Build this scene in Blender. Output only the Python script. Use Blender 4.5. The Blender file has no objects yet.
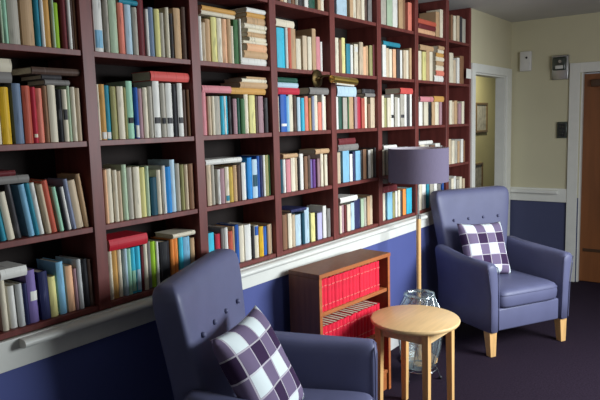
import bpy, bmesh, math, random
from mathutils import Vector, Matrix
random.seed(7)
S = bpy.context.scene
COL = S.collection
PI = math.pi

# ------------------------------------------------------------------ materials
def lin(c):
    return tuple((v/255/12.92) if v/255 <= .04045 else ((v/255+.055)/1.055)**2.4 for v in c)

def new_mat(name):
    m = bpy.data.materials.new(name); m.use_nodes = True
    n = m.node_tree.nodes; l = m.node_tree.links
    return m, n, l, n['Principled BSDF']

def mat(name, rgb, rough=.6, noise=0.0, scale=30, stretch=(1,1,1), metal=0, bump=0, bscale=None, spec=.5, sheen=0, coat=0):
    m, n, l, b = new_mat(name)
    c = lin(rgb)
    b.inputs['Base Color'].default_value = (*c, 1)
    b.inputs['Roughness'].default_value = rough
    b.inputs['Metallic'].default_value = metal
    b.inputs['Specular IOR Level'].default_value = spec
    if sheen: b.inputs['Sheen Weight'].default_value = sheen
    if coat: b.inputs['Coat Weight'].default_value = coat
    tc = n.new('ShaderNodeTexCoord'); mp = n.new('ShaderNodeMapping')
    mp.inputs['Scale'].default_value = stretch
    l.new(tc.outputs['Object'], mp.inputs['Vector'])
    if noise:
        nz = n.new('ShaderNodeTexNoise'); nz.inputs['Scale'].default_value = scale; nz.inputs['Detail'].default_value = 4
        l.new(mp.outputs['Vector'], nz.inputs['Vector'])
        r = n.new('ShaderNodeValToRGB')
        r.color_ramp.elements[0].position = .3; r.color_ramp.elements[1].position = .7
        r.color_ramp.elements[0].color = (*[v*(1-noise) for v in c], 1)
        r.color_ramp.elements[1].color = (*[min(1, v*(1+noise)) for v in c], 1)
        l.new(nz.outputs['Fac'], r.inputs['Fac']); l.new(r.outputs['Color'], b.inputs['Base Color'])
    if bump:
        nb = n.new('ShaderNodeTexNoise'); nb.inputs['Scale'].default_value = bscale or 200; nb.inputs['Detail'].default_value = 3
        l.new(mp.outputs['Vector'], nb.inputs['Vector'])
        bp = n.new('ShaderNodeBump'); bp.inputs['Strength'].default_value = bump; bp.inputs['Distance'].default_value = .004
        l.new(nb.outputs['Fac'], bp.inputs['Height']); l.new(bp.outputs['Normal'], b.inputs['Normal'])
    return m

PAL = dict(palegreen=(176,196,166), mint=(160,208,178), greige=(174,168,154), tan=(190,156,118), teal=(44,132,152),
 white=(224,222,214), ochre=(200,152,84), lime=(150,190,50), maroon=(104,40,44), umber=(84,64,54), brown=(134,98,72),
 cream=(222,212,188), yellow=(226,180,40), slate=(112,130,154), brick=(186,88,68), crimson=(180,44,62), salmon=(220,128,108),
 black=(30,30,34), beige=(198,178,150), grey=(128,124,120), charcoal=(62,60,62), skyblue=(130,182,210), bluegrey=(138,146,170),
 palegrey=(196,198,196), navy=(40,44,84), violet=(124,108,164), paleyellow=(220,212,140), peach=(226,176,136), mauve=(164,130,136),
 coral=(206,86,80), olive=(150,146,96), blue=(40,90,168), darkteal=(30,76,92), azure=(40,134,204), paleblue=(180,204,216),
 cyan=(62,180,206), red=(190,34,50), orange=(232,140,66), pink=(206,134,140), darkgreen=(36,80,64), green=(62,104,62),
 mustard=(190,160,72), purple=(104,60,130), lavender=(176,172,204))
NICE = dict(palegreen='pale green', greige='greyish beige', bluegrey='blue grey', palegrey='pale grey', paleyellow='pale yellow',
 skyblue='sky blue', darkteal='dark teal', paleblue='pale blue', darkgreen='dark green', umber='dark brown', slate='slate blue',
 brick='brick red', crimson='crimson', coral='coral red', mint='mint green', lime='lime green')

def book_mat(name, rgb):
    """cloth or paper spine: a little mottled, with title lettering sized flecks in its middle stretch"""
    m, n, l, b = new_mat('spine_' + name)
    c = lin(rgb); b.inputs['Roughness'].default_value = .55; b.inputs['Specular IOR Level'].default_value = .25
    tc = n.new('ShaderNodeTexCoord')
    mp = n.new('ShaderNodeMapping'); mp.inputs['Scale'].default_value = (90, 20, 13)
    l.new(tc.outputs['Object'], mp.inputs['Vector'])
    oi = n.new('ShaderNodeObjectInfo')
    nz = n.new('ShaderNodeTexNoise'); nz.inputs['Scale'].default_value = 1; nz.inputs['Detail'].default_value = 1
    nz.noise_dimensions = '4D'
    l.new(mp.outputs['Vector'], nz.inputs['Vector'])
    mu = n.new('ShaderNodeMath'); mu.operation = 'MULTIPLY'; mu.inputs[1].default_value = 50
    l.new(oi.outputs['Random'], mu.inputs[0]); l.new(mu.outputs[0], nz.inputs['W'])
    r = n.new('ShaderNodeValToRGB'); r.color_ramp.interpolation = 'LINEAR'
    lum = sum(c)/3
    ink = [v*.62 for v in c] if lum > .12 else [min(1, v*1.4+.05) for v in c]
    r.color_ramp.elements[0].position = .60; r.color_ramp.elements[0].color = (*c, 1)
    r.color_ramp.elements[1].position = .74; r.color_ramp.elements[1].color = (*ink, 1)
    l.new(nz.outputs['Fac'], r.inputs['Fac'])
    n2 = n.new('ShaderNodeTexNoise'); n2.inputs['Scale'].default_value = 9
    l.new(tc.outputs['Object'], n2.inputs['Vector'])
    hs = n.new('ShaderNodeHueSaturation'); hs.inputs['Saturation'].default_value = 1
    ma = n.new('ShaderNodeMapRange'); ma.inputs['To Min'].default_value = .82; ma.inputs['To Max'].default_value = 1.12
    ad = n.new('ShaderNodeMath'); ad.operation = 'ADD'
    mh = n.new('ShaderNodeMath'); mh.operation = 'MULTIPLY'; mh.inputs[1].default_value = .5
    l.new(oi.outputs['Random'], mh.inputs[0]); l.new(n2.outputs['Fac'], ad.inputs[0]); l.new(mh.outputs[0], ad.inputs[1])
    l.new(ad.outputs[0], ma.inputs['Value']); l.new(ma.outputs['Result'], hs.inputs['Value'])
    l.new(r.outputs['Color'], hs.inputs['Color']); l.new(hs.outputs['Color'], b.inputs['Base Color'])
    return m

def wood(name, rgb, rough=.4, amount=.25, scale=6, stretch=(1,1,12), coat=0, spec=.5):
    return mat(name, rgb, rough, amount, scale, stretch, coat=coat, spec=spec)

M = {}
for k, v in PAL.items(): M[k] = book_mat(k, v)
M['pages'] = mat('page_edges', (214,204,180), .8, .12, 60, (1,1,14))
M['mahogany'] = wood('dark_mahogany', (110,54,49), .45, .25, 5, (6,6,1.0), spec=.35)
M['recess'] = mat('bookcase_back', (34,27,25), .8, .15, 8, spec=.2)
M['rail'] = mat('white_gloss_paint', (222,222,214), .35, .03, 12)
M['vinyl'] = mat('violet_blue_vinyl', (94,96,126), .48, .05, 9, bump=.06, bscale=260, spec=.4)
M['leg_oak'] = wood('pale_oak', (218,172,112), .4, .12, 7, (7,7,1))
M['table_oak'] = wood('honey_oak', (228,192,138), .35, .08, 5, (1.0,9,9))
M['case_oak'] = wood('orange_brown_veneer', (168,98,54), .4, .16, 5, (1,8,8))
M['case_side'] = wood('brown_veneer', (120,72,46), .45, .16, 5, (8,8,1))
M['red_cloth'] = mat('red_bookcloth', (224,34,62), .55, .14, 40, (1,1,.3), spec=.3)
M['gilt'] = mat('pale_gilt_band', (222,120,110), .4, .1, 80)
M['shade'] = mat('mauve_lampshade_fabric', (108,100,120), .9, .05, 300, (1,1,.1), spec=.1)
M['shade_in'] = mat('shade_lining', (196,188,196), .9, .03, 40)
M['steel'] = mat('brushed_steel', (190,190,188), .3, .06, 60, (1,1,.1), metal=1)
M['brass'] = mat('polished_brass', (222,188,100), .28, .06, 20, metal=1)
M['brass_dark'] = mat('dark_brass', (92,76,48), .35, .12, 20, metal=1)
M['wire'] = mat('chrome_wire', (180,186,190), .25, .05, 50, metal=1)
M['black_plastic'] = mat('black_plastic', (26,26,30), .45, .1, 30)
M['white_plastic'] = mat('white_plastic', (208,206,200), .4, .02, 20)
M['lens'] = mat('smoked_lens', (60,66,60), .12, .1, 20)
M['door_wood'] = wood('brown_door_veneer', (128,78,42), .45, .14, 3, (6,6,.6))
M['door_dark'] = mat('bronze_closer', (72,48,28), .45, .08, 20)
M['frame_wood'] = wood('thin_picture_frame', (136,112,72), .4, .15, 10)
M['paper_art'] = mat('pale_faded_print', (196,192,172), .7, .3, 14)
M['card'] = mat('white_card', (226,224,216), .6, .02, 20)
M['ceiling'] = mat('ceiling_paint', (200,198,194), .9, .04, 3)
M['carpet'] = mat('dark_aubergine_carpet', (44,35,47), .95, .25, 90, bump=.8, bscale=420, spec=.05)
M['skirting'] = mat('skirting_paint', (206,206,204), .45, .03, 12)
M['hall'] = mat('hall_cream_paint', (214,206,150), .9, .04, 2)

def two_tone(name, low, high, z):
    m, n, l, b = new_mat(name)
    g = n.new('ShaderNodeNewGeometry'); s = n.new('ShaderNodeSeparateXYZ'); l.new(g.outputs['Position'], s.inputs[0])
    cp = n.new('ShaderNodeMath'); cp.operation = 'GREATER_THAN'; cp.inputs[1].default_value = z; l.new(s.outputs['Z'], cp.inputs[0])
    nz = n.new('ShaderNodeTexNoise'); nz.inputs['Scale'].default_value = 2.5; l.new(g.outputs['Position'], nz.inputs['Vector'])
    mx = n.new('ShaderNodeMix'); mx.data_type = 'RGBA'
    mx.inputs['A'].default_value = (*lin(low), 1); mx.inputs['B'].default_value = (*lin(high), 1)
    l.new(cp.outputs[0], mx.inputs['Factor'])
    mr = n.new('ShaderNodeMapRange'); mr.inputs['To Min'].default_value = .94; mr.inputs['To Max'].default_value = 1.06
    l.new(nz.outputs['Fac'], mr.inputs['Value'])
    hs = n.new('ShaderNodeHueSaturation'); l.new(mx.outputs['Result'], hs.inputs['Color']); l.new(mr.outputs['Result'], hs.inputs['Value'])
    l.new(hs.outputs['Color'], b.inputs['Base Color']); b.inputs['Roughness'].default_value = .7; b.inputs['Specular IOR Level'].default_value = .3
    return m
M['wall_left'] = two_tone('blue_dado_cream_wall', (80,89,146), (200,192,162), .82)
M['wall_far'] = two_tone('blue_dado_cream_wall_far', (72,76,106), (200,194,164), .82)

def plaid():
    m, n, l, b = new_mat('purple_white_plaid_wool')
    uv = n.new('ShaderNodeUVMap'); uv.uv_map = 'UVMap'
    s = n.new('ShaderNodeSeparateXYZ'); l.new(uv.outputs[0], s.inputs[0])
    def M2(op, a, bb=None):
        k = n.new('ShaderNodeMath'); k.operation = op
        for i, q in enumerate((a, bb)):
            if q is None: continue
            if isinstance(q, (int, float)): k.inputs[i].default_value = q
            else: l.new(q, k.inputs[i])
        return k.outputs[0]
    def band(c, ph):
        f = M2('FRACT', M2('ADD', M2('MULTIPLY', c, 2.35), ph))
        wide = M2('GREATER_THAN', f, .5)
        g = M2('FRACT', M2('ADD', M2('MULTIPLY', c, 4.7), ph*2 + .08))
        thin = M2('LESS_THAN', g, .07)
        return wide, thin
    wu, tu = band(s.outputs[0], .30); wv, tv = band(s.outputs[1], .62)
    avg = M2('MULTIPLY', M2('ADD', wu, wv), .5)
    r = n.new('ShaderNodeValToRGB'); r.color_ramp.interpolation = 'CONSTANT'
    e = r.color_ramp.elements; e[0].color = (*lin((60,42,72)), 1)
    e[1].position = .4; e[1].color = (*lin((118,104,132)), 1)
    q = e.new(.8); q.color = (*lin((226,236,236)), 1)
    l.new(avg, r.inputs['Fac'])
    mx = n.new('ShaderNodeMix'); mx.data_type = 'RGBA'; mx.inputs['B'].default_value = (*lin((216,210,216)), 1)
    l.new(M2('MULTIPLY', M2('MAXIMUM', tu, tv), .7), mx.inputs['Factor']); l.new(r.outputs['Color'], mx.inputs['A'])
    l.new(mx.outputs['Result'], b.inputs['Base Color']); b.inputs['Roughness'].default_value = .9
    b.inputs['Specular IOR Level'].default_value = .15
    nb = n.new('ShaderNodeTexNoise'); nb.inputs['Scale'].default_value = 150; l.new(uv.outputs[0], nb.inputs['Vector'])
    bp = n.new('ShaderNodeBump'); bp.inputs['Strength'].default_value = .3; bp.inputs['Distance'].default_value = .003
    l.new(nb.outputs['Fac'], bp.inputs['Height']); l.new(bp.outputs['Normal'], b.inputs['Normal'])
    return m
M['plaid'] = plaid()

def clear_film():
    m, n, l, b = new_mat('clear_plastic_film')
    out = n['Material Output']
    tr = n.new('ShaderNodeBsdfTransparent'); tr.inputs['Color'].default_value = (.84,.9,.9,1)
    gl = n.new('ShaderNodeBsdfGlossy'); gl.inputs['Roughness'].default_value = .18
    df = n.new('ShaderNodeBsdfTranslucent'); df.inputs['Color'].default_value = (.75,.85,.85,1)
    nz = n.new('ShaderNodeTexNoise'); nz.inputs['Scale'].default_value = 22; nz.inputs['Detail'].default_value = 5
    tc = n.new('ShaderNodeTexCoord'); l.new(tc.outputs['Object'], nz.inputs['Vector'])
    bp = n.new('ShaderNodeBump'); bp.inputs['Strength'].default_value = .9; bp.inputs['Distance'].default_value = .02
    l.new(nz.outputs['Fac'], bp.inputs['Height'])
    l.new(bp.outputs['Normal'], gl.inputs['Normal'])
    a = n.new('ShaderNodeMixShader'); a.inputs[0].default_value = .45; l.new(df.outputs[0], a.inputs[1]); l.new(gl.outputs[0], a.inputs[2])
    f = n.new('ShaderNodeMixShader'); f.inputs[0].default_value = .42; l.new(tr.outputs[0], f.inputs[1]); l.new(a.outputs[0], f.inputs[2])
    l.new(f.outputs[0], out.inputs['Surface'])
    return m
M['film'] = clear_film()

# ------------------------------------------------------------------ mesh helpers
def build(name, bm, mats, parent=None, loc=(0,0,0), rotz=0, smooth=None, rot=None):
    me = bpy.data.meshes.new(name)
    bmesh.ops.recalc_face_normals(bm, faces=bm.faces)
    bm.to_mesh(me); bm.free()
    if not isinstance(mats, (list, tuple)): mats = [mats]
    for m in mats: me.materials.append(M[m] if isinstance(m, str) else m)
    if smooth is not None:
        for p in me.polygons: p.use_smooth = True
        if smooth < 180: me.set_sharp_from_angle(angle=math.radians(smooth))
    o = bpy.data.objects.new(name, me); COL.objects.link(o)
    o.location = loc; o.rotation_euler = rot if rot else (0,0,rotz)
    if parent: o.parent = parent
    return o

def tag(o, label, cat, group=None, kind=None):
    o['label'] = label; o['category'] = cat
    if group: o['group'] = group
    if kind: o['kind'] = kind
    return o

def thing(name, label, cat, loc=(0,0,0), rotz=0, group=None):
    o = bpy.data.objects.new(name, None); COL.objects.link(o); o.empty_display_size = .1
    o.location = loc; o.rotation_euler = (0,0,rotz)
    return tag(o, label, cat, group)

def struct(o, label=None):
    o['kind'] = 'structure'
    if label: o['label'] = label
    return o

def box(bm, x0, x1, y0, y1, z0, z1, bevel=0, seg=2, mi=0):
    v = [bm.verts.new((x, y, z)) for z in (z0, z1) for y in (y0, y1) for x in (x0, x1)]
    fs = [bm.faces.new([v[i] for i in q]) for q in ((0,2,3,1),(4,5,7,6),(0,1,5,4),(2,6,7,3),(0,4,6,2),(1,3,7,5))]
    for f in fs: f.material_index = mi
    if bevel:
        es = list({e for f in fs for e in f.edges})
        bmesh.ops.bevel(bm, geom=es, offset=bevel, segments=seg, profile=.5, affect='EDGES', clamp_overlap=True)
    return v

def rings(bm, rs, cap=True, closed=False, mi=0):
    """skin a list of vertex rings (lists of coordinates)"""
    vs = [[bm.verts.new(p) for p in r] for r in rs]
    n = len(vs[0])
    pairs = list(zip(vs, vs[1:])) + ([(vs[-1], vs[0])] if closed else [])
    for a, b in pairs:
        for i in range(n):
            f = bm.faces.new((a[i], a[(i+1) % n], b[(i+1) % n], b[i])); f.material_index = mi
    if cap and not closed:
        f = bm.faces.new(list(reversed(vs[0]))); f.material_index = mi
        f = bm.faces.new(vs[-1]); f.material_index = mi

def sring(cx, cy, z, hx, hy, e=4, n=40):
    out = []
    for i in range(n):
        t = 2*PI*i/n; c, s = math.cos(t), math.sin(t)
        out.append((cx+hx*math.copysign(abs(c)**(2/e), c), cy+hy*math.copysign(abs(s)**(2/e), s), z))
    return out

def lathe(bm, prof, n=40, c=(0,0), mi=0, cap=True):
    rings(bm, [[(c[0]+r*math.cos(2*PI*i/n), c[1]+r*math.sin(2*PI*i/n), z) for i in range(n)] for r, z in prof], cap=cap, mi=mi)

def tube(bm, pts, r, n=8, mi=0):
    pts = [Vector(p) for p in pts]; rs = []
    up = Vector((0,0,1))
    for i, p in enumerate(pts):
        d = (pts[min(i+1, len(pts)-1)] - pts[max(i-1, 0)]).normalized()
        a = d.cross(up)
        if a.length < 1e-4: a = d.cross(Vector((1,0,0)))
        a.normalize(); b = d.cross(a).normalized()
        rr = r[i] if isinstance(r, (list, tuple)) else r
        rs.append([tuple(p + a*rr*math.cos(2*PI*k/n) + b*rr*math.sin(2*PI*k/n)) for k in range(n)])
    rings(bm, rs, mi=mi)

def tor(bm, R, r, z, n=40, k=8, c=(0,0)):
    rings(bm, [[(c[0]+(R+r*math.cos(2*PI*j/k))*math.cos(2*PI*i/n), c[1]+(R+r*math.cos(2*PI*j/k))*math.sin(2*PI*i/n), z+r*math.sin(2*PI*j/k)) for j in range(k)] for i in range(n)], closed=True)

# ------------------------------------------------------------------ the room
CEIL, XF, P = 2.53, 4.872, .55
bm = bmesh.new(); box(bm, -3, 10, -4.6, 1.3, -.05, 0); struct(build('floor', bm, 'carpet'), 'dark aubergine carpet')
bm = bmesh.new(); box(bm, -3, 10, -4.6, 1.3, CEIL, CEIL+.05); struct(build('ceiling', bm, 'ceiling'))
bm = bmesh.new()
box(bm, -3, -.58, 0, .25, 0, CEIL); box(bm, -.58, 3.795, 0, .25, 0, .895); box(bm, -.58, 3.795, .235, .25, .895, CEIL)
box(bm, 3.795, 3.82, 0, .25, 0, CEIL); box(bm, 3.82, 3.87, 0, .09, 0, CEIL); box(bm, 3.87, 4.70, 0, .09, 2.00, CEIL); box(bm, 4.70, XF, 0, .09, 0, CEIL)
struct(build('wall_left', bm, 'wall_left'), 'bookcase wall, blue below the dado rail and cream above')
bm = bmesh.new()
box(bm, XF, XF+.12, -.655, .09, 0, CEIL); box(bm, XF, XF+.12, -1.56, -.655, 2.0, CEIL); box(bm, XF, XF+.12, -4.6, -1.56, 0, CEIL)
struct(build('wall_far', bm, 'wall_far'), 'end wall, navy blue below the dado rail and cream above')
bm = bmesh.new(); box(bm, 2.5, 10, 1.2, 1.3, 0, CEIL); struct(build('wall_hall', bm, 'hall'), 'cream hall wall beyond the open doorway')
# dado rail on the bookcase wall: flat board (trim_1) and the thick nosing on it (trim_2)
bm = bmesh.new(); box(bm, -2.9, 3.795, -.018, -.0005, .797, .902, .003); struct(build('trim_1', bm, 'rail'), 'flat white dado board under the bookcase')
bm = bmesh.new()
prof = [(-.0185,.868), (-.045,.868), (-.056,.872), (-.062,.880), (-.062,.888), (-.056,.896), (-.045,.899), (-.0185,.899)]
rings(bm, [[(x, y, z) for y, z in prof] for x in (-.365, 2.80)])
struct(build('trim_2', bm, 'rail', smooth=40), 'white rounded rail nosing with a sawn left end')
# dado on the end wall
bm = bmesh.new(); box(bm, XF-.016, XF-.0005, -.552, -.001, .772, .905, .003); struct(build('trim_3', bm, 'rail'), 'flat white dado board on the end wall')
bm = bmesh.new(); box(bm, XF-.052, XF-.017, -.475, -.02, .853, .888, .006); struct(build('trim_4', bm, 'rail'), 'short white rail nosing on the end wall')
bm = bmesh.new(); box(bm, -2.9, 3.795, -.016, -.0005, 0, .10, .003); struct(build('baseboard_left', bm, 'skirting'))
bm = bmesh.new(); box(bm, XF-.016, XF-.0005, -.552, -.001, 0, .10, .003); struct(build('baseboard_far', bm, 'skirting'))
# doorway in the bookcase wall: architrave and lining
bm = bmesh.new()
box(bm, 3.797, 3.87, -.02, -.0005, 0, 2.075, .003); box(bm, 4.70, 4.84, -.02, -.0005, .0, 2.075, .003); box(bm, 3.8705, 4.6995, -.02, -.0005, 2.0, 2.075, .003)
struct(build('trim_5', bm, 'rail'), 'white architrave of the open doorway beside the bookcase')
bm = bmesh.new()
box(bm, 3.8705, 3.885, -.0004, .0915, 0, 1.985); box(bm, 4.685, 4.6995, -.0004, .0915, 0, 1.985); box(bm, 3.8705, 4.6995, -.0004, .0915, 1.985, 1.9995)
struct(build('trim_6', bm, 'rail'), 'white lining of the open doorway')
# brown door in the end wall
bm = bmesh.new()
box(bm, XF-.022, XF-.0005, -.645, -.553, 0, 2.09, .003); box(bm, XF-.022, XF-.0005, -1.66, -1.57, 0, 2.09, .003); box(bm, XF-.022, XF-.0005, -1.5695, -.6455, 2.0, 2.09, .003)
box(bm, XF, XF+.12, -.6695, -.6552, 0, 1.9995); box(bm, XF, XF+.12, -1.5595, -1.5455, 0, 1.9995)
struct(build('trim_7', bm, 'rail'), 'white architrave of the brown door')
bm = bmesh.new(); box(bm, XF+.045, XF+.09, -1.5450, -.6700, .006, 1.985, .003)
door = struct(build('door_1', bm, 'door_wood'), 'brown wooden door in the end wall')
bm = bmesh.new(); box(bm, XF-.02, XF+.0445, -1.0, -.74, 1.865, 1.93, .006); build('door_closer', bm, 'door_dark', door)
bm = bmesh.new(); box(bm, XF+.038, XF+.0445, -1.5, -.70, .30, .33, .002); build('kick_strip', bm, 'door_dark', door)
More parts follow.
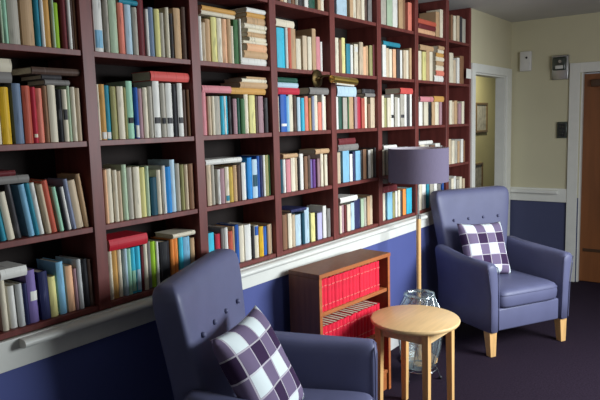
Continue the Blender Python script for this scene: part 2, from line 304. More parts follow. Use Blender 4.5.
BOOKS = {
 (0, 0): '''U 2328 90 1611 palegreen 0.0 1
U 2424 160 1581 mint 0.0 1
U 2615 411 1500 greige 0.0 1
U 3091 471 1853 tan 0.0 1
U 3596 191 1856 teal 0.0 1
U 3793 131 1830 white 0.0 1
U 3959 249 1914 ochre 0.0 1
U 4237 94 1839 palegreen 0.0 1
U 4337 220 1600 lime 0.0 1
U 4617 218 2062 maroon 0.0 1
U 4866 129 2039 white 0.0 1
U 5001 93 1949 umber 0.0 1
U 5107 103 1912 brown 0.0 1''',
 (0, 1): '''U 1917 180 1941 cream 0.0 1
U 2103 344 1909 yellow 0.0 1
U 2549 328 2044 slate 0.0 1
U 2882 312 1973 brick 0.0 1
U 3200 192 1939 crimson 0.0 1
U 3398 250 1904 salmon 0.0 1
U 3667 186 1995 brown 0.0 1
U 3859 316 2028 cream 0.0 1
U 4214 213 1883 black 0.0 1
U 4434 210 1889 cream 0.0 1
U 4650 113 2024 palegreen 0.0 1
U 4770 195 1985 cream 0.0 1
U 4971 178 1946 beige 0.0 1
H 2019 561 356 grey 2050 1
H 2054 536 434 cream 2409 1
H 3777 982 178 grey 2034 1
H 3665 769 168 charcoal 2215 1
H 3296 1894 246 umber 2387 1''',
 (0, 2): '''U 1741 219 1696 teal 8.0 1
U 1978 270 1669 cream 8.0 1
U 2313 190 1909 charcoal 8.0 1
U 2755 236 1866 skyblue 8.0 1
U 3000 170 1892 teal 8.0 1
U 3176 196 1875 white 8.0 1
U 3434 186 1805 beige 8.0 1
U 3625 245 1926 brick 8.0 1
U 3955 171 1661 mint 8.0 1
U 4148 141 1644 black 8.0 1
U 4300 153 1629 white 8.0 1
U 4459 171 1905 bluegrey 8.0 1
U 4675 316 1831 beige 8.0 1
U 5014 196 2048 tan 8.0 1
H 1708 1199 265 grey 1915 1
H 1755 678 187 maroon 2183 1''',
 (0, 3): '''U 1543 232 1793 cream 1.5 1
U 1853 258 1500 white 1.5 1
U 2116 236 1525 palegrey 1.5 1
U 2359 158 1500 navy 1.5 1
U 2537 355 1907 violet 1.5 1
U 2978 367 1766 navy 1.5 1
U 3350 303 1500 paleyellow 1.5 1
U 3721 295 1976 skyblue 1.5 1
U 4085 302 1750 peach 1.5 1
U 4393 136 1602 mauve 1.5 1
U 4535 185 1934 palegrey 1.5 1
U 4793 244 1879 black 1.5 1
U 5042 168 1838 umber 1.5 1
H 1530 940 354 white 1799 1''',
 (1, 0): '''U 498 408 1948 white 0.0 1
U 946 217 1996 greige 0.0 1
U 1186 369 2040 palegreen 0.0 1
U 1597 277 1956 salmon 0.0 1
U 1925 326 1935 paleblue 0.0 1
U 2321 246 1878 greige 0.0 1
U 2629 332 2237 maroon 0.0 1
U 2967 140 1884 white 0.0 1
U 3144 259 1985 slate 0.0 1
U 3440 283 1953 paleyellow 0.0 1
U 3780 231 1848 greige 0.0 1
U 4069 196 2099 cream 0.0 1
U 4284 128 1867 charcoal 0.0 1
U 4512 394 2132 tan 0.0 1
U 4968 242 2227 umber 0.0 1
H 1710 905 191 teal 1962 0''',
 (1, 1): '''U 363 115 2119 cream 0.0 1
U 497 253 2126 ochre 0.0 1
U 770 257 2094 teal 0.0 1
U 1047 282 2062 olive 0.0 1
U 1350 309 2071 cream 0.0 1
U 1664 140 2036 olive 0.0 1
U 1826 318 2297 mint 0.0 1
U 2150 210 2051 blue 0.0 1
U 2382 241 2015 mauve 0.0 1
U 2645 245 2066 cream 0.0 1
U 2913 227 2117 greige 0.0 1
U 3162 370 2347 white 0.0 1
U 3538 253 2269 greige 0.0 1
U 3838 361 2281 white 0.0 1
U 4223 270 2247 black 0.0 1
U 4518 300 2303 white 0.0 1
U 4843 203 2035 umber 0.0 1
U 5072 138 2041 brown 0.0 1
H 3038 2152 385 coral 2353 1''',
 (1, 2): '''U 444 158 2099 peach 0.0 1
U 608 275 2124 cream 0.0 1
U 904 204 2063 cream 0.0 1
U 1114 201 2005 beige 0.0 1
U 1357 232 2240 palegreen 0.0 1
U 1610 257 2110 greige 0.0 1
U 1910 328 2112 cream 0.0 1
U 2260 268 2063 paleyellow 0.0 1
U 2534 198 2099 palegreen 0.0 1
U 2755 346 1604 darkteal 0.0 1
U 3147 235 1891 cream 0.0 1
U 3388 185 2057 white 0.0 1
U 3579 308 1993 azure 0.0 1
U 3893 289 2275 paleblue 0.0 1
U 4208 251 2089 greige 0.0 1
U 4483 203 2025 olive 0.0 1
U 4712 206 2010 beige 0.0 1
U 4925 285 2037 brown 0.0 1''',
 (1, 3): '''U 448 181 1972 cream 0.0 1
U 635 270 1979 ochre 0.0 1
U 911 181 1937 cream 0.0 1
U 1163 166 1942 paleblue 0.0 1
U 1335 186 1910 mint 0.0 1
U 1527 237 1920 cyan 0.0 1
U 1770 241 1927 cyan 0.0 1
U 2061 125 1885 maroon 0.0 1
U 2192 196 1957 cream 0.0 1
U 2414 180 2020 grey 0.0 1
U 2600 254 1984 lime 0.0 1
U 2860 125 1951 white 0.0 1
U 3038 538 1886 black 0.0 1
U 3631 221 1917 orange 0.0 1
U 3858 274 1928 orange 0.0 1
U 4160 256 1933 cyan 0.0 1
U 4423 401 1879 skyblue 0.0 1
U 4853 267 1765 tan 0.0 1
H 419 1885 452 red 1985 1
H 3701 1316 191 cream 1939 1''',
 (2, 0): '''U 470 186 1958 white 0.0 1
U 678 244 1715 beige 0.0 1
U 944 315 1904 tan 0.0 1
U 1282 368 2025 paleyellow 0.0 1
U 1673 329 2028 cream 0.0 1
U 2025 335 2029 peach 0.0 1
U 2366 262 2063 tan 0.0 1
U 2634 191 1763 cream 0.0 1
U 2850 325 2081 green 0.0 1
U 3200 101 2149 white 0.0 0
S 3307 1883 344 white 0 1
S 3416 1774 343 tan 347 1
S 3694 1496 344 peach 693 1
S 3385 1805 128 cream 1040 0
S 3910 1280 215 cream 1171 0
S 3794 1396 215 tan 1389 0
S 3807 1383 171 cream 1607 0
S 3500 1690 213 cream 1781 1
S 3776 1414 341 tan 1997 1
S 3791 1399 213 ochre 2341 0
S 3739 1451 212 white 2557 0
H 675 2216 182 cream 2087 1
H 688 2216 198 ochre 2272 1''',
 (2, 1): '''U 440 302 1930 pink 0.0 1
U 832 228 1778 beige 0.0 1
U 1066 178 1782 cream 0.0 1
U 1250 416 1787 greige 0.0 1
U 1690 215 1793 cyan 0.0 1
U 1911 139 1797 white 0.0 0
U 2056 140 1799 cyan 0.0 0
U 2244 246 1804 black 0.0 1
U 2540 275 1684 mauve 0.0 1
U 2866 203 1730 darkgreen 0.0 1
U 3076 303 1692 green 0.0 1
U 3405 315 1910 cream 0.0 1
U 3726 449 1875 paleyellow 0.0 1
U 4202 246 1838 umber 0.0 1
U 4453 410 1844 mauve 0.0 1
U 4891 254 1762 charcoal 0.0 1
H 480 1929 322 pink 1936 1
H 2459 2560 299 ochre 1916 1
H 3099 2076 284 tan 2218 1
H 3240 1877 172 cream 2505 0
H 3569 1485 100 tan 2681 0''',
 (2, 2): '''U 560 296 1883 beige 0.0 1
U 923 201 1861 greige 0.0 1
U 1237 182 1643 white 0.0 1
U 1441 300 1663 mauve 0.0 1
U 1764 281 1719 cream 0.0 1
U 2051 279 1699 mustard 0.0 1
U 2355 266 1758 tan 0.0 1
U 2645 245 1739 umber 0.0 1
U 2940 324 1839 white 0.0 1
U 3365 357 2060 azure 0.0 1
U 3729 411 1952 paleblue 0.0 1
U 4166 212 2101 blue 0.0 1
U 4383 208 2088 navy 0.0 1
U 4598 156 2120 white 0.0 0
U 4781 301 2106 olive 0.0 1
U 5110 100 2087 green 0.0 0
H 499 2461 236 white 1889 1''',
 (2, 3): '''U 408 525 1795 cyan 0.0 1
U 984 334 1674 crimson 0.0 1
U 1369 209 1894 grey 0.0 1
U 1584 232 1905 white 0.0 1
U 1843 295 1678 brick 0.0 1
U 2165 136 1871 tan 0.0 0
U 2307 269 1933 blue 0.0 1
U 2659 365 1827 cream 0.0 1
U 3052 488 1807 white 0.0 1
U 3598 146 1656 charcoal 0.0 0
U 3774 326 1665 cream 0.0 1
U 4160 333 1558 yellow 0.0 1
U 4499 301 1500 blue 0.0 1
U 4831 218 1565 tan 0.0 0
U 5055 155 1572 beige 0.0 0''',
 (3, -1): '''U 986 270 1500 tan 0.0 0
U 1290 309 1500 cream 0.0 0
U 1668 279 1500 grey 0.0 0
U 1983 284 1500 brown 0.0 0
U 2302 252 1500 greige 0.0 0
U 2590 329 1500 charcoal 0.0 0
U 3104 375 1500 white 0.0 0
U 3517 615 1571 darkgreen 0.0 0
U 4446 299 1696 tan 0.0 0
U 4764 323 1639 cream 0.0 0''',
 (3, 0): '''U 646 683 2069 cyan 0.0 1
U 1334 203 2115 white 0.0 1
U 1543 276 2140 brick 0.0 1
U 1855 431 2128 tan 0.0 1
U 2323 441 1643 cream 0.0 1
U 2913 416 1857 beige 0.0 1
U 3405 386 1846 cream 0.0 1
U 3798 387 2323 tan 0.0 1
U 4224 401 1922 pink 0.0 1
U 4631 197 1670 white 0.0 0
H 571 1557 361 cream 2146 1''',
 (3, 1): '''U 442 196 1861 cream 0.0 0
U 695 543 1955 blue 0.0 1
U 1244 256 1875 skyblue 0.0 1
U 1507 379 1969 cream 0.0 1
U 1916 241 1931 umber 0.0 1
U 2247 306 1848 paleblue 0.0 1
U 2560 273 1808 cyan 0.0 1
U 2958 348 1906 salmon 0.0 1
U 3338 193 1819 ochre 0.0 0
U 3563 260 1916 bluegrey 0.0 1
U 3829 323 1967 cream 0.0 1
U 4186 368 1600 salmon 0.0 1
U 4588 204 2027 white 0.0 0
U 4798 303 1938 cream 0.0 1
H 484 1887 349 crimson 1975 1
H 499 1810 261 paleblue 2327 1
H 512 1734 260 darkgreen 2591 1
H 3307 1883 372 grey 2033 1''',
 (3, 2): '''U 527 226 1806 darkteal 0.0 0
U 780 228 1790 white 0.0 0
U 1037 377 1769 pink 0.0 1
U 1473 385 1830 cream 0.0 1
U 1888 210 1810 beige 0.0 0
U 2158 152 1796 charcoal 0.0 0
U 2316 332 2006 white 0.0 1
U 2711 313 1848 brown 0.0 1
U 3055 254 1876 umber 0.0 0
U 3341 225 1629 violet 0.0 0
U 3572 254 1614 purple 0.0 0
U 4089 233 1629 mauve 0.0 0
U 4327 263 1897 cream 0.0 0
U 4828 309 1820 cream 0.0 1
H 772 1304 224 tan 1836 0
H 3797 1393 272 tan 1903 0''',
 (3, 3): '''U 575 403 1907 brown 0.0 1
U 1103 349 1936 cream 0.0 1
U 1484 290 1793 beige 0.0 1
U 1807 527 1734 paleblue 0.0 1
U 2367 235 1777 darkteal 0.0 0
U 2608 471 2029 paleblue 0.0 1
U 3218 420 1653 paleyellow 0.0 1
U 3673 213 1606 black 0.0 0
U 3922 507 1554 lavender 0.0 1
U 4502 370 1902 white 0.0 1
U 4878 332 1702 grey 0.0 0
H 1150 1449 168 navy 1942 0''',
 (4, -1): '''U 843 1192 1613 paleblue 0.0 1
U 2354 417 1785 tan 0.0 0
U 2777 323 1961 cream 0.0 0
U 3148 528 1914 beige 0.0 0
U 3681 385 1984 cream 0.0 0
U 4116 398 2051 umber 0.0 0
U 4640 510 2139 grey 0.0 0''',
 (4, 0): '''U 631 370 2038 cream 0.0 1
U 1045 288 1955 brown 0.0 0
U 1445 384 2112 paleyellow 0.0 1
U 1920 461 1800 teal 0.0 1
U 2428 282 1775 white 0.0 0
U 2804 479 1850 cream 0.0 1
U 3331 489 2017 beige 0.0 1
U 3870 349 1771 peach 0.0 0
U 4225 297 1860 tan 0.0 0
U 4574 411 1918 olive 0.0 1
U 5036 174 1994 maroon 0.0 0''',
 (4, 1): '''U 541 307 1925 white 0.0 1
U 880 438 1932 darkgreen 0.0 1
U 1349 511 1899 greige 0.0 1
U 1892 130 1947 green 0.0 0
U 2055 527 1953 tan 0.0 1
U 2681 336 1961 mauve 0.0 0
U 3052 480 1969 crimson 0.0 1
U 3537 413 1888 brick 0.0 1
U 4020 320 1984 cream 0.0 0
U 4346 281 1542 brown 0.0 0
U 4633 577 1952 beige 0.0 1
H 637 2152 589 paleblue 1967 1
H 3900 1252 223 grey 1990 0
H 3648 1542 267 charcoal 2215 0''',
 (4, 2): '''U 597 394 1873 beige 0.0 1
U 1245 778 1926 skyblue 0.0 1
U 2029 335 1698 white 0.0 0
U 2371 263 1831 navy 0.0 0
U 2672 627 1856 skyblue 0.0 1
U 3339 280 1882 black 0.0 0
U 3625 440 1915 brown 0.0 1
U 4106 164 1846 black 0.0 0
U 4311 333 1831 white 0.0 0
U 4686 338 1864 greige 0.0 0
U 5066 144 1954 charcoal 0.0 0
H 714 2320 376 grey 1932 1
H 730 1932 374 maroon 2312 1''',
 (4, 3): '''U 711 221 1695 cream 0.0 0
U 969 373 1704 mauve 0.0 0
U 1380 189 1665 maroon 0.0 0
U 1607 422 1675 cream 0.0 1
U 2035 423 1726 paleblue 0.0 1
U 2498 761 1859 navy 0.0 1
U 3340 411 1835 palegreen 0.0 1
U 3757 286 1848 greige 0.0 0
U 4127 381 1908 tan 0.0 0
U 4514 338 1922 beige 0.0 0
H 627 1976 328 white 1865 1''',
 (5, -1): '''U 707 744 2164 greige 0.0 1
U 1509 828 2289 palegreen 0.0 1
U 2397 732 2412 white 0.0 1
U 3191 627 2381 tan 0.0 1
U 3882 384 2463 brown 0.0 0
U 4591 619 1953 salmon 0.0 1''',
 (5, 0): '''U 800 521 2090 white 0.0 1
U 1379 413 1926 beige 0.0 0
U 1852 421 1893 cream 0.0 0
U 2333 490 1932 peach 0.0 1
U 2885 500 1975 charcoal 0.0 1
U 3449 318 1939 white 0.0 0
U 3831 453 1972 beige 0.0 0
U 4349 395 2009 cream 0.0 0
U 4811 334 2189 tan 0.0 0
H 976 2405 280 teal 2096 0''',
 (5, 1): '''U 576 400 2099 cream 0.0 1
U 1016 366 1961 olive 0.0 0
U 1423 580 1969 cream 0.0 1
U 2045 423 2224 white 0.0 1
U 2510 430 2035 greige 0.0 0
U 2946 299 1991 white 0.0 0
U 3333 668 2253 greige 0.0 1
U 4046 364 2264 white 0.0 0
U 4456 323 2272 charcoal 0.0 0
U 4825 280 2279 white 0.0 0
H 3301 1889 409 coral 2285 0''',
 (5, 2): '''U 566 544 1728 cream 0.0 1
U 1202 558 1651 greige 0.0 1
U 1854 668 1705 white 0.0 1
U 2619 588 1691 cream 0.0 1
U 3306 603 1749 tan 0.0 1
U 4011 618 1785 white 0.0 1
U 4734 476 1635 brown 0.0 0
H 780 1864 284 white 1734 0''',
 (5, 3): '''U 481 676 1900 cream 0.0 1
U 1272 756 1881 skyblue 0.0 1
U 2087 357 1788 olive 0.0 0
U 2504 302 1846 white 0.0 0
U 2866 306 1879 cream 0.0 0
U 3233 310 1770 charcoal 0.0 0
U 3605 504 1866 orange 0.0 0
U 4173 906 1862 cyan 0.0 1
H 442 2003 448 maroon 1906 1''',
 (6, -1): '''U 3828 742 1910 tan 0.0 1
U 4645 565 2170 cream 0.0 0
S 535 3111 363 peach 0 1
S 702 2944 349 maroon 366 0
S 541 3106 319 brick 718 0''',
 (6, 0): '''U 837 574 2123 cream 0.0 1
U 1416 614 2094 paleyellow 0.0 1
U 2036 627 2214 tan 0.0 1
U 2670 569 2184 cream 0.0 1
S 3529 1661 463 white 0 0
S 3751 1439 386 salmon 466 0
S 3751 1439 385 cream 855 0
S 3825 1365 339 tan 1244 0
S 3642 1548 307 cream 1586 0
S 3826 1364 307 ochre 1896 0
S 4122 1068 261 cream 2206 0
S 4122 1068 276 tan 2470 0
H 951 2328 367 tan 2220 0''',
 (6, 1): '''U 926 659 1749 white 0.0 1
U 1680 774 1757 cream 0.0 1
U 2552 496 1765 black 0.0 0
U 3054 600 1771 tan 0.0 0
U 3756 725 1779 cream 0.0 0
U 4586 530 1786 mauve 0.0 0
H 938 2264 370 pink 1777 0
H 3354 1836 426 ochre 1792 0''',
 (6, 2): '''U 993 763 1813 cream 0.0 1
U 1852 785 1774 greige 0.0 1
U 2737 912 1690 brown 0.0 1
U 3752 943 1817 white 0.0 1
U 4801 409 1620 grey 0.0 0
H 772 2422 266 white 1819 0''',
 (6, 3): '''U 591 663 2050 cream 0.0 1
U 1349 680 1978 white 0.0 1
U 2128 497 1978 teal 0.0 0
U 2725 712 1826 greige 0.0 1
U 3541 626 1885 white 0.0 0
U 4272 641 1640 grey 0.0 0
U 5021 189 1747 blue 0.0 0''',
 (7, -1): '''U 1210 405 2007 brown 0.0 0
U 1738 579 2001 cream 0.0 0
U 2400 591 2079 beige 0.0 0
U 3076 517 2073 charcoal 0.0 0
U 3680 793 1996 greige 0.0 0''',
 (7, 0): '''U 948 816 2389 cream 0.0 1
U 1846 585 1883 beige 0.0 0
U 2516 512 2085 white 0.0 0
U 3114 962 2303 brown 0.0 1''',
 (7, 1): '''U 927 563 1916 cream 0.0 0
U 1546 516 1812 beige 0.0 0
U 2120 643 1931 tan 0.0 0
U 2822 657 1711 mauve 0.0 0
U 3540 549 1879 cream 0.0 0''',
 (7, 2): '''U 832 565 2053 beige 0.0 0
U 1455 635 1915 cream 0.0 0
U 2148 530 1937 greige 0.0 0
U 2796 480 1820 tan 0.0 0
U 3397 489 1960 white 0.0 0
U 4009 373 1822 brown 0.0 0''',
 (7, 3): '''U 849 455 1817 grey 0.0 0
U 1361 520 1860 cream 0.0 0
U 1940 530 1995 white 0.0 0
U 2529 539 1663 greige 0.0 0
U 3129 549 1846 cream 0.0 0
U 3801 498 1647 beige 0.0 0''',
}
# ------------------------------------------------------------------ the bookcase along the wall
ZS = {-1: 2.232, 0: 1.894, 1: 1.560, 2: 1.234, 3: .925}
bc = thing('built_in_bookcase', 'dark mahogany wall of bookshelves eight bays wide above the white dado rail', 'bookcase', (-.55, 0, .903))
def bcpart(name, m, *bxs):
    bm = bmesh.new()
    for b in bxs: box(bm, b[0]+.55, b[1]+.55, b[2], b[3], b[4]-.903, b[5]-.903, .0015, 1)
    return build(name, bm, m, bc)
bcpart('back_panel', 'recess', (-.575, 3.79, .226, .234, .905, CEIL-.002))
for k in range(-1, 8):
    xc = k*P
    if k == 7: bcpart('upright', 'mahogany', (3.766, 3.794, -.004, .2255, .9035, CEIL-.002))
    else: bcpart('upright', 'mahogany', (xc-.026, xc+.026, -.004, .2255, .9035, CEIL-.002))
for k in range(-1, 7):
    for r, z in ZS.items():
        bcpart('shelf', 'mahogany', (k*P+.0265, min((k+1)*P-.0265, 3.7655), .002, .2255, z-.022, z-.0006))

def book_bm(bm, w, h, d, mi_cover=0, mi_page=1, off=(0,0,0), tilt=0, lying=False):
    """a closed book: rounded spine facing -Y, two boards and a page block set in from their edges.
    upright: x thickness, z height; lying: x height, z thickness"""
    t = min(.0022, w*.16); nb = 6; bulge = min(.006, w*.3)
    start = len(bm.verts)
    vs = []
    def V(x, y, z):
        v = bm.verts.new((x, y, z)); vs.append(v); return v
    # cover: U-shaped profile extruded in z
    outer = [(-w/2, d)] + [(-w/2 + w*i/nb, bulge - bulge*math.sin(PI*i/nb)) for i in range(nb+1)] + [(w/2, d)]
    inner = [(w/2-t, d), (w/2-t, bulge+t), (-w/2+t, bulge+t), (-w/2+t, d)]
    n = len(outer)
    lo = [V(x, y, 0) for x, y in outer+inner]; hi = [V(x, y, h) for x, y in outer+inner]
    N = len(lo)
    for i in range(N):
        f = bm.faces.new((lo[i], lo[(i+1) % N], hi[(i+1) % N], hi[i])); f.material_index = mi_cover
    # end caps as strips: left board, spine, right board
    for L, flip in ((lo, True), (hi, False)):
        quads = [(L[0], L[1], L[n+2], L[n+3]), (L[n-2], L[n-1], L[n], L[n+1])]
        for q in quads:
            f = bm.faces.new(q); f.material_index = mi_cover
        f = bm.faces.new([L[i] for i in range(1, n-1)] + [L[n+1], L[n+2]]); f.material_index = mi_cover
    # page block
    e = .003 if h > .03 else .001
    a = [V(x, y, z) for z in (e, h-e) for x, y in ((-w/2+t, bulge+t), (w/2-t, bulge+t), (w/2-t, d-.003), (-w/2+t, d-.003))]
    for q in ((0,1,2,3), (4,7,6,5), (0,4,5,1), (1,5,6,2), (2,6,7,3), (3,7,4,0)):
        f = bm.faces.new([a[i] for i in q]); f.material_index = mi_page
    m = Matrix.Identity(4)
    if lying: m = Matrix.Translation((h, 0, w/2)) @ Matrix.Rotation(-PI/2, 4, 'Y')
    if tilt: m = Matrix.Translation((0,0,abs(math.sin(tilt))*w/2)) @ Matrix.Rotation(tilt, 4, 'Y') @ m
    m = Matrix.Translation(off) @ m
    for v in vs: v.co = m @ v.co

ORD = ['first','second','third','fourth','fifth','sixth','seventh','eighth','ninth','tenth','eleventh','twelfth','thirteenth','fourteenth','fifteenth','sixteenth','seventeenth','eighteenth','nineteenth','twentieth']
BAY = ['leftmost bay','second bay from left','third bay from left','fourth bay from left','fifth bay from left','sixth bay from left','seventh bay from left','rightmost bay']
ROW = {-1:'top shelf', 0:'second shelf down', 1:'third shelf down', 2:'fourth shelf down', 3:'bottom shelf'}
NUM = ['zero','one','two','three','four','five','six']
BAND = {(1,1,7):[(.27,.37,'black')], (1,1,12):[(.25,.36,'charcoal')], (1,1,13):[(.25,.36,'black')], (1,1,14):[(.25,.36,'charcoal')], (1,1,16):[(.25,.36,'charcoal')],
 (1,1,2):[(.02,.14,'white')], (1,1,3):[(.02,.14,'white')], (1,1,8):[(.02,.26,'white')], (1,0,13):[(.28,.31,'umber'), (.72,.75,'umber')], (1,2,12):[(.03,.2,'white')],
 (1,0,1):[(.08,.42,'skyblue')], (0,0,8):[(.5,.9,'palegreen')], (0,1,5):[(.1,.16,'cream')], (0,1,9):[(.42,.62,'charcoal')], (0,1,10):[(.42,.62,'charcoal')], (0,3,5):[(.42,.6,'white')],
 (5,1,4):[(.27,.37,'black')], (5,1,7):[(.27,.37,'charcoal')], (5,1,8):[(.27,.37,'charcoal')], (5,1,10):[(.27,.37,'charcoal')], (2,2,5):[(.05,.2,'teal')], (2,2,11):[(.3,.6,'darkteal')],
 (2,3,11):[(.7,.98,'blue')], (3,1,2):[(.15,.22,'white')], (4,0,6):[(.75,.92,'white')], (1,3,4):[(.05,.5,'paleblue')], (1,3,6):[(.05,.5,'mint')], (1,3,7):[(.05,.5,'paleblue')]}
def bands(bm, w, h, lst, first):
    for i, (a, b, c) in enumerate(lst):
        vs = [[bm.verts.new((x, y, z)) for x, y in ((-w*.44, .0045), (-w*.30, .0008), (0, -.0006), (w*.30, .0008), (w*.44, .0045))] for z in (a*h, b*h)]
        for k in range(4):
            f = bm.faces.new((vs[0][k], vs[0][k+1], vs[1][k+1], vs[1][k])); f.material_index = first+i
rest = {}                      # books beyond the 300 that show largest, gathered by colour
def nice(c): return NICE.get(c, c)
for (b, r), txt in BOOKS.items():
    nu = nl = ns = 0
    x0 = (b-1)*P; z0 = ZS[r]
    its = [q.split() for q in txt.split('\n')]
    tot_l = sum(q[0] == 'H' for q in its); tot_s = sum(q[0] == 'S' for q in its)
    ups = [q for q in its if q[0] == 'U']
    for q in its:
        kind, x, w, h, colr, extra, keep = q[0], int(q[1])/1e4+x0, int(q[2])/1e4, int(q[3])/1e4, q[4], float(q[5]), q[6] == '1'
        d = random.uniform(.12, .15); y = random.uniform(.012, .022)
        size = lambda v: 'thin' if v < .016 else ('thick' if v > .034 else '')
        if kind == 'U':
            nu += 1; til = -math.radians(extra); ww = w*.93
            loc = (x+w/2, y, z0+.0002)
            where = '%s from left, %s, %s' % (ORD[nu-1], ROW[r], BAY[b])
            if nu == len(ups) and nu > 1: where = 'last at right, %s, %s' % (ROW[r], BAY[b])
            label = ('%s %s book, ' % (size(w), nice(colr))).strip() + ' ' + where
            args = dict(w=ww, h=h, d=d, tilt=til)
        else:
            st = kind == 'S'
            if st: ns += 1; nn, tt = ns, tot_s
            else: nl += 1; nn, tt = nl, tot_l
            if r == 3: y = .006
            loc = (x, y-.004, z0+extra/1e4+.0004)
            if st: pos = '%s up in the flat stack' % ORD[nn-1] if nn < tt else 'topmost of the flat stack'
            else: pos = 'lying flat on upright books' if tt == 1 else ('lying flat, lowest of %s' % NUM[tt] if nn == 1 else ('lying flat, topmost of %s' % NUM[tt] if nn == tt else 'lying flat, %s up of %s' % (ORD[nn-1], NUM[tt])))
            label = '%s book %s, %s, %s' % (nice(colr), pos, ROW[r], BAY[b])
            args = dict(w=h, h=w, d=d, lying=True)
        label = ' '.join(label.split())
        if keep:
            bm = bmesh.new(); book_bm(bm, **args)
            bl = BAND.get((b, r, nu), []) if kind == 'U' else []
            bands(bm, ww, h, bl, 2) if bl else None
            o = build('book', bm, [colr, 'pages'] + [c for _, _, c in bl], None, loc)
            g = 'books standing on the wall shelves' if kind == 'U' else ('books stacked flat on the wall shelves' if kind == 'S' else 'books lying across other books')
            tag(o, label, 'book', g)
        else:
            rest.setdefault('all', []).append((args, loc, colr))
bm = bmesh.new(); slots = ['pages']
for args, loc, colr in rest.get('all', []):
    if colr not in slots: slots.append(colr)
    book_bm(bm, off=loc, mi_cover=slots.index(colr), mi_page=0, **args)
tag(build('books', bm, slots), 'small distant books filling the far right bays of the wall bookcase', 'books', kind='stuff')

# white card fixed to the last upright
bm = bmesh.new(); box(bm, 3.685, 3.79, -.0085, -.0045, 1.94, 2.02, .001, 1)
tag(build('notice_card', bm, 'card'), 'small white card fixed to the right end of the bookcase', 'card')
# ------------------------------------------------------------------ armchairs
def arm_ring(side, z, x, hx, y0, y1, e=5): return sring(side*x, (y0+y1)/2, z, hx, (y1-y0)/2, e, 36)
def make_chair(label, loc, rotz, sc=1.0):
    t = thing('armchair', label, 'armchair', loc, rotz, None); t.scale = sc
    # upholstered base under the seat, its front panel flush with the arms
    bm = bmesh.new(); box(bm, -.275, .275, -.345, .165, .165, .315, .012, 3); build('seat_base', bm, 'vinyl', t, smooth=50)
    # seat cushion with a domed top
    bm = bmesh.new()
    rs = []
    for z, g in ((.318,.018), (.322,.006), (.335,0), (.375,-.004), (.405,0), (.424,.008), (.436,.03), (.444,.08), (.449,.15)):
        rs.append(sring(0, -.105, z, .264-g, .262-g, 9, 48))
    rings(bm, rs)
    cu = build('seat_cushion', bm, 'vinyl', t, smooth=60)
    bm = bmesh.new()
    pth = [(p[0], p[1], p[2]) for p in sring(0, -.105, .405, .2655, .2635, 9, 64)]
    tube(bm, pth + [pth[0]], .004, 6); build('piping', bm, 'vinyl', cu, smooth=60)
    # backrest: reclined, a little wider at the top, rounded shoulders
    bm = bmesh.new(); rs = []
    def bk(z, hw, ht, e=5):
        yc = .205 + .10*max(0, (z-.25))/.8
        return sring(0, yc, z, hw, ht, e, 56)
    for z, hw, ht in ((.165,.270,.055),(.18,.276,.062),(.30,.280,.066),(.50,.286,.068),(.66,.298,.066),(.80,.320,.063),(.92,.340,.058),(.985,.346,.054),(1.012,.343,.050),(1.030,.334,.042),(1.040,.318,.030),(1.044,.295,.014)):
        rs.append(bk(z, hw, ht))
    rings(bm, rs)
    for v in bm.verts:                                    # hollow the front face a little so the sides wrap forward
        if v.co.y < .205 + .10*max(0, (v.co.z-.25))/.8 and v.co.z > .4:
            v.co.y -= .030*min(1, (v.co.z-.4)/.2)*(abs(v.co.x)/.35)**3
    back = build('backrest', bm, 'vinyl', t, smooth=60)
    for bx in (-.21, -.07, .07, .21):
        bm = bmesh.new(); bmesh.ops.create_uvsphere(bm, u_segments=14, v_segments=8, radius=.011)
        yb = .205 + .10*(.83-.25)/.8 - .0650 - .030*(abs(bx)/.35)**3
        build('button', bm, 'vinyl', back, loc=(bx, yb, .83), smooth=180)
        bm = bmesh.new(); tube(bm, [(bx, yb+.006, .822), (bx, yb+.003, .78), (bx, yb+.006, .745)], [.004, .006, .002], 8)
        build('tuft_pleat', bm, 'vinyl', back, smooth=180)
    for s in (-1, 1):
        bm = bmesh.new(); rs = []
        for z, x, hx, g in ((.163,.315,.030,.010),(.168,.315,.036,.002),(.30,.316,.038,0),(.42,.320,.039,0),(.52,.328,.043,0),(.57,.335,.047,0),(.598,.339,.048,.001),(.614,.341,.043,.006),(.624,.342,.034,.014),(.629,.342,.020,.030)):
            rs.append(arm_ring(s, z, x, hx, -.365+g, .24-g, 7))
        rings(bm, rs)
        for v in bm.verts:
            k = max(0, min(1, (v.co.y+.04)/.26)); k = k*k*(3-2*k)
            if v.co.z > .5: v.co.z += .035*k*(v.co.z-.5)/.13; 
            if v.co.z > .3: v.co.x -= s*.012*k
        arm = build('arm', bm, 'vinyl', t, smooth=60)
        bm = bmesh.new()                                  # welt round the arm front
        pts = [(s*(.315-.030), -.362, .18), (s*(.318-.033), -.364, .42), (s*(.332-.040), -.364, .56), (s*(.339-.040), -.361, .600), (s*.341, -.354, .622), (s*(.340+.040), -.361, .600), (s*(.332+.042), -.364, .56), (s*(.318+.034), -.364, .42), (s*(.315+.031), -.362, .18)]
        tube(bm, pts, .0035, 6); build('welt', bm, 'vinyl', arm, smooth=60)
    for lx, ly, sp in ((-.318,-.318,-.012), (.318,-.318,-.012), (-.27,.215,.05), (.27,.215,.05)):
        bm = bmesh.new()
        rs = [[(lx+a*h, ly+b*h+sp*k, z) for a, b in ((-1,-1),(1,-1),(1,1),(-1,1))] for z, h, k in ((0,.020,1), (.002,.0215,1), (.164,.030,0))]
        rings(bm, rs); build('leg', bm, 'leg_oak', t)
    return t
NEAR = (.425, -.498, 0); NEAR_R = .439; NEAR_S = (1.042, 1.042, 1.004)
FAR = (3.010, -.500, 0); FAR_R = -.512; FAR_S = (1.004, 1.004, 1.026)
make_chair('violet blue vinyl armchair in the foreground left, its legs out of view', NEAR, NEAR_R, NEAR_S)
make_chair('violet blue vinyl armchair on pale wooden legs standing by the doorway at the right', FAR, FAR_R, FAR_S)

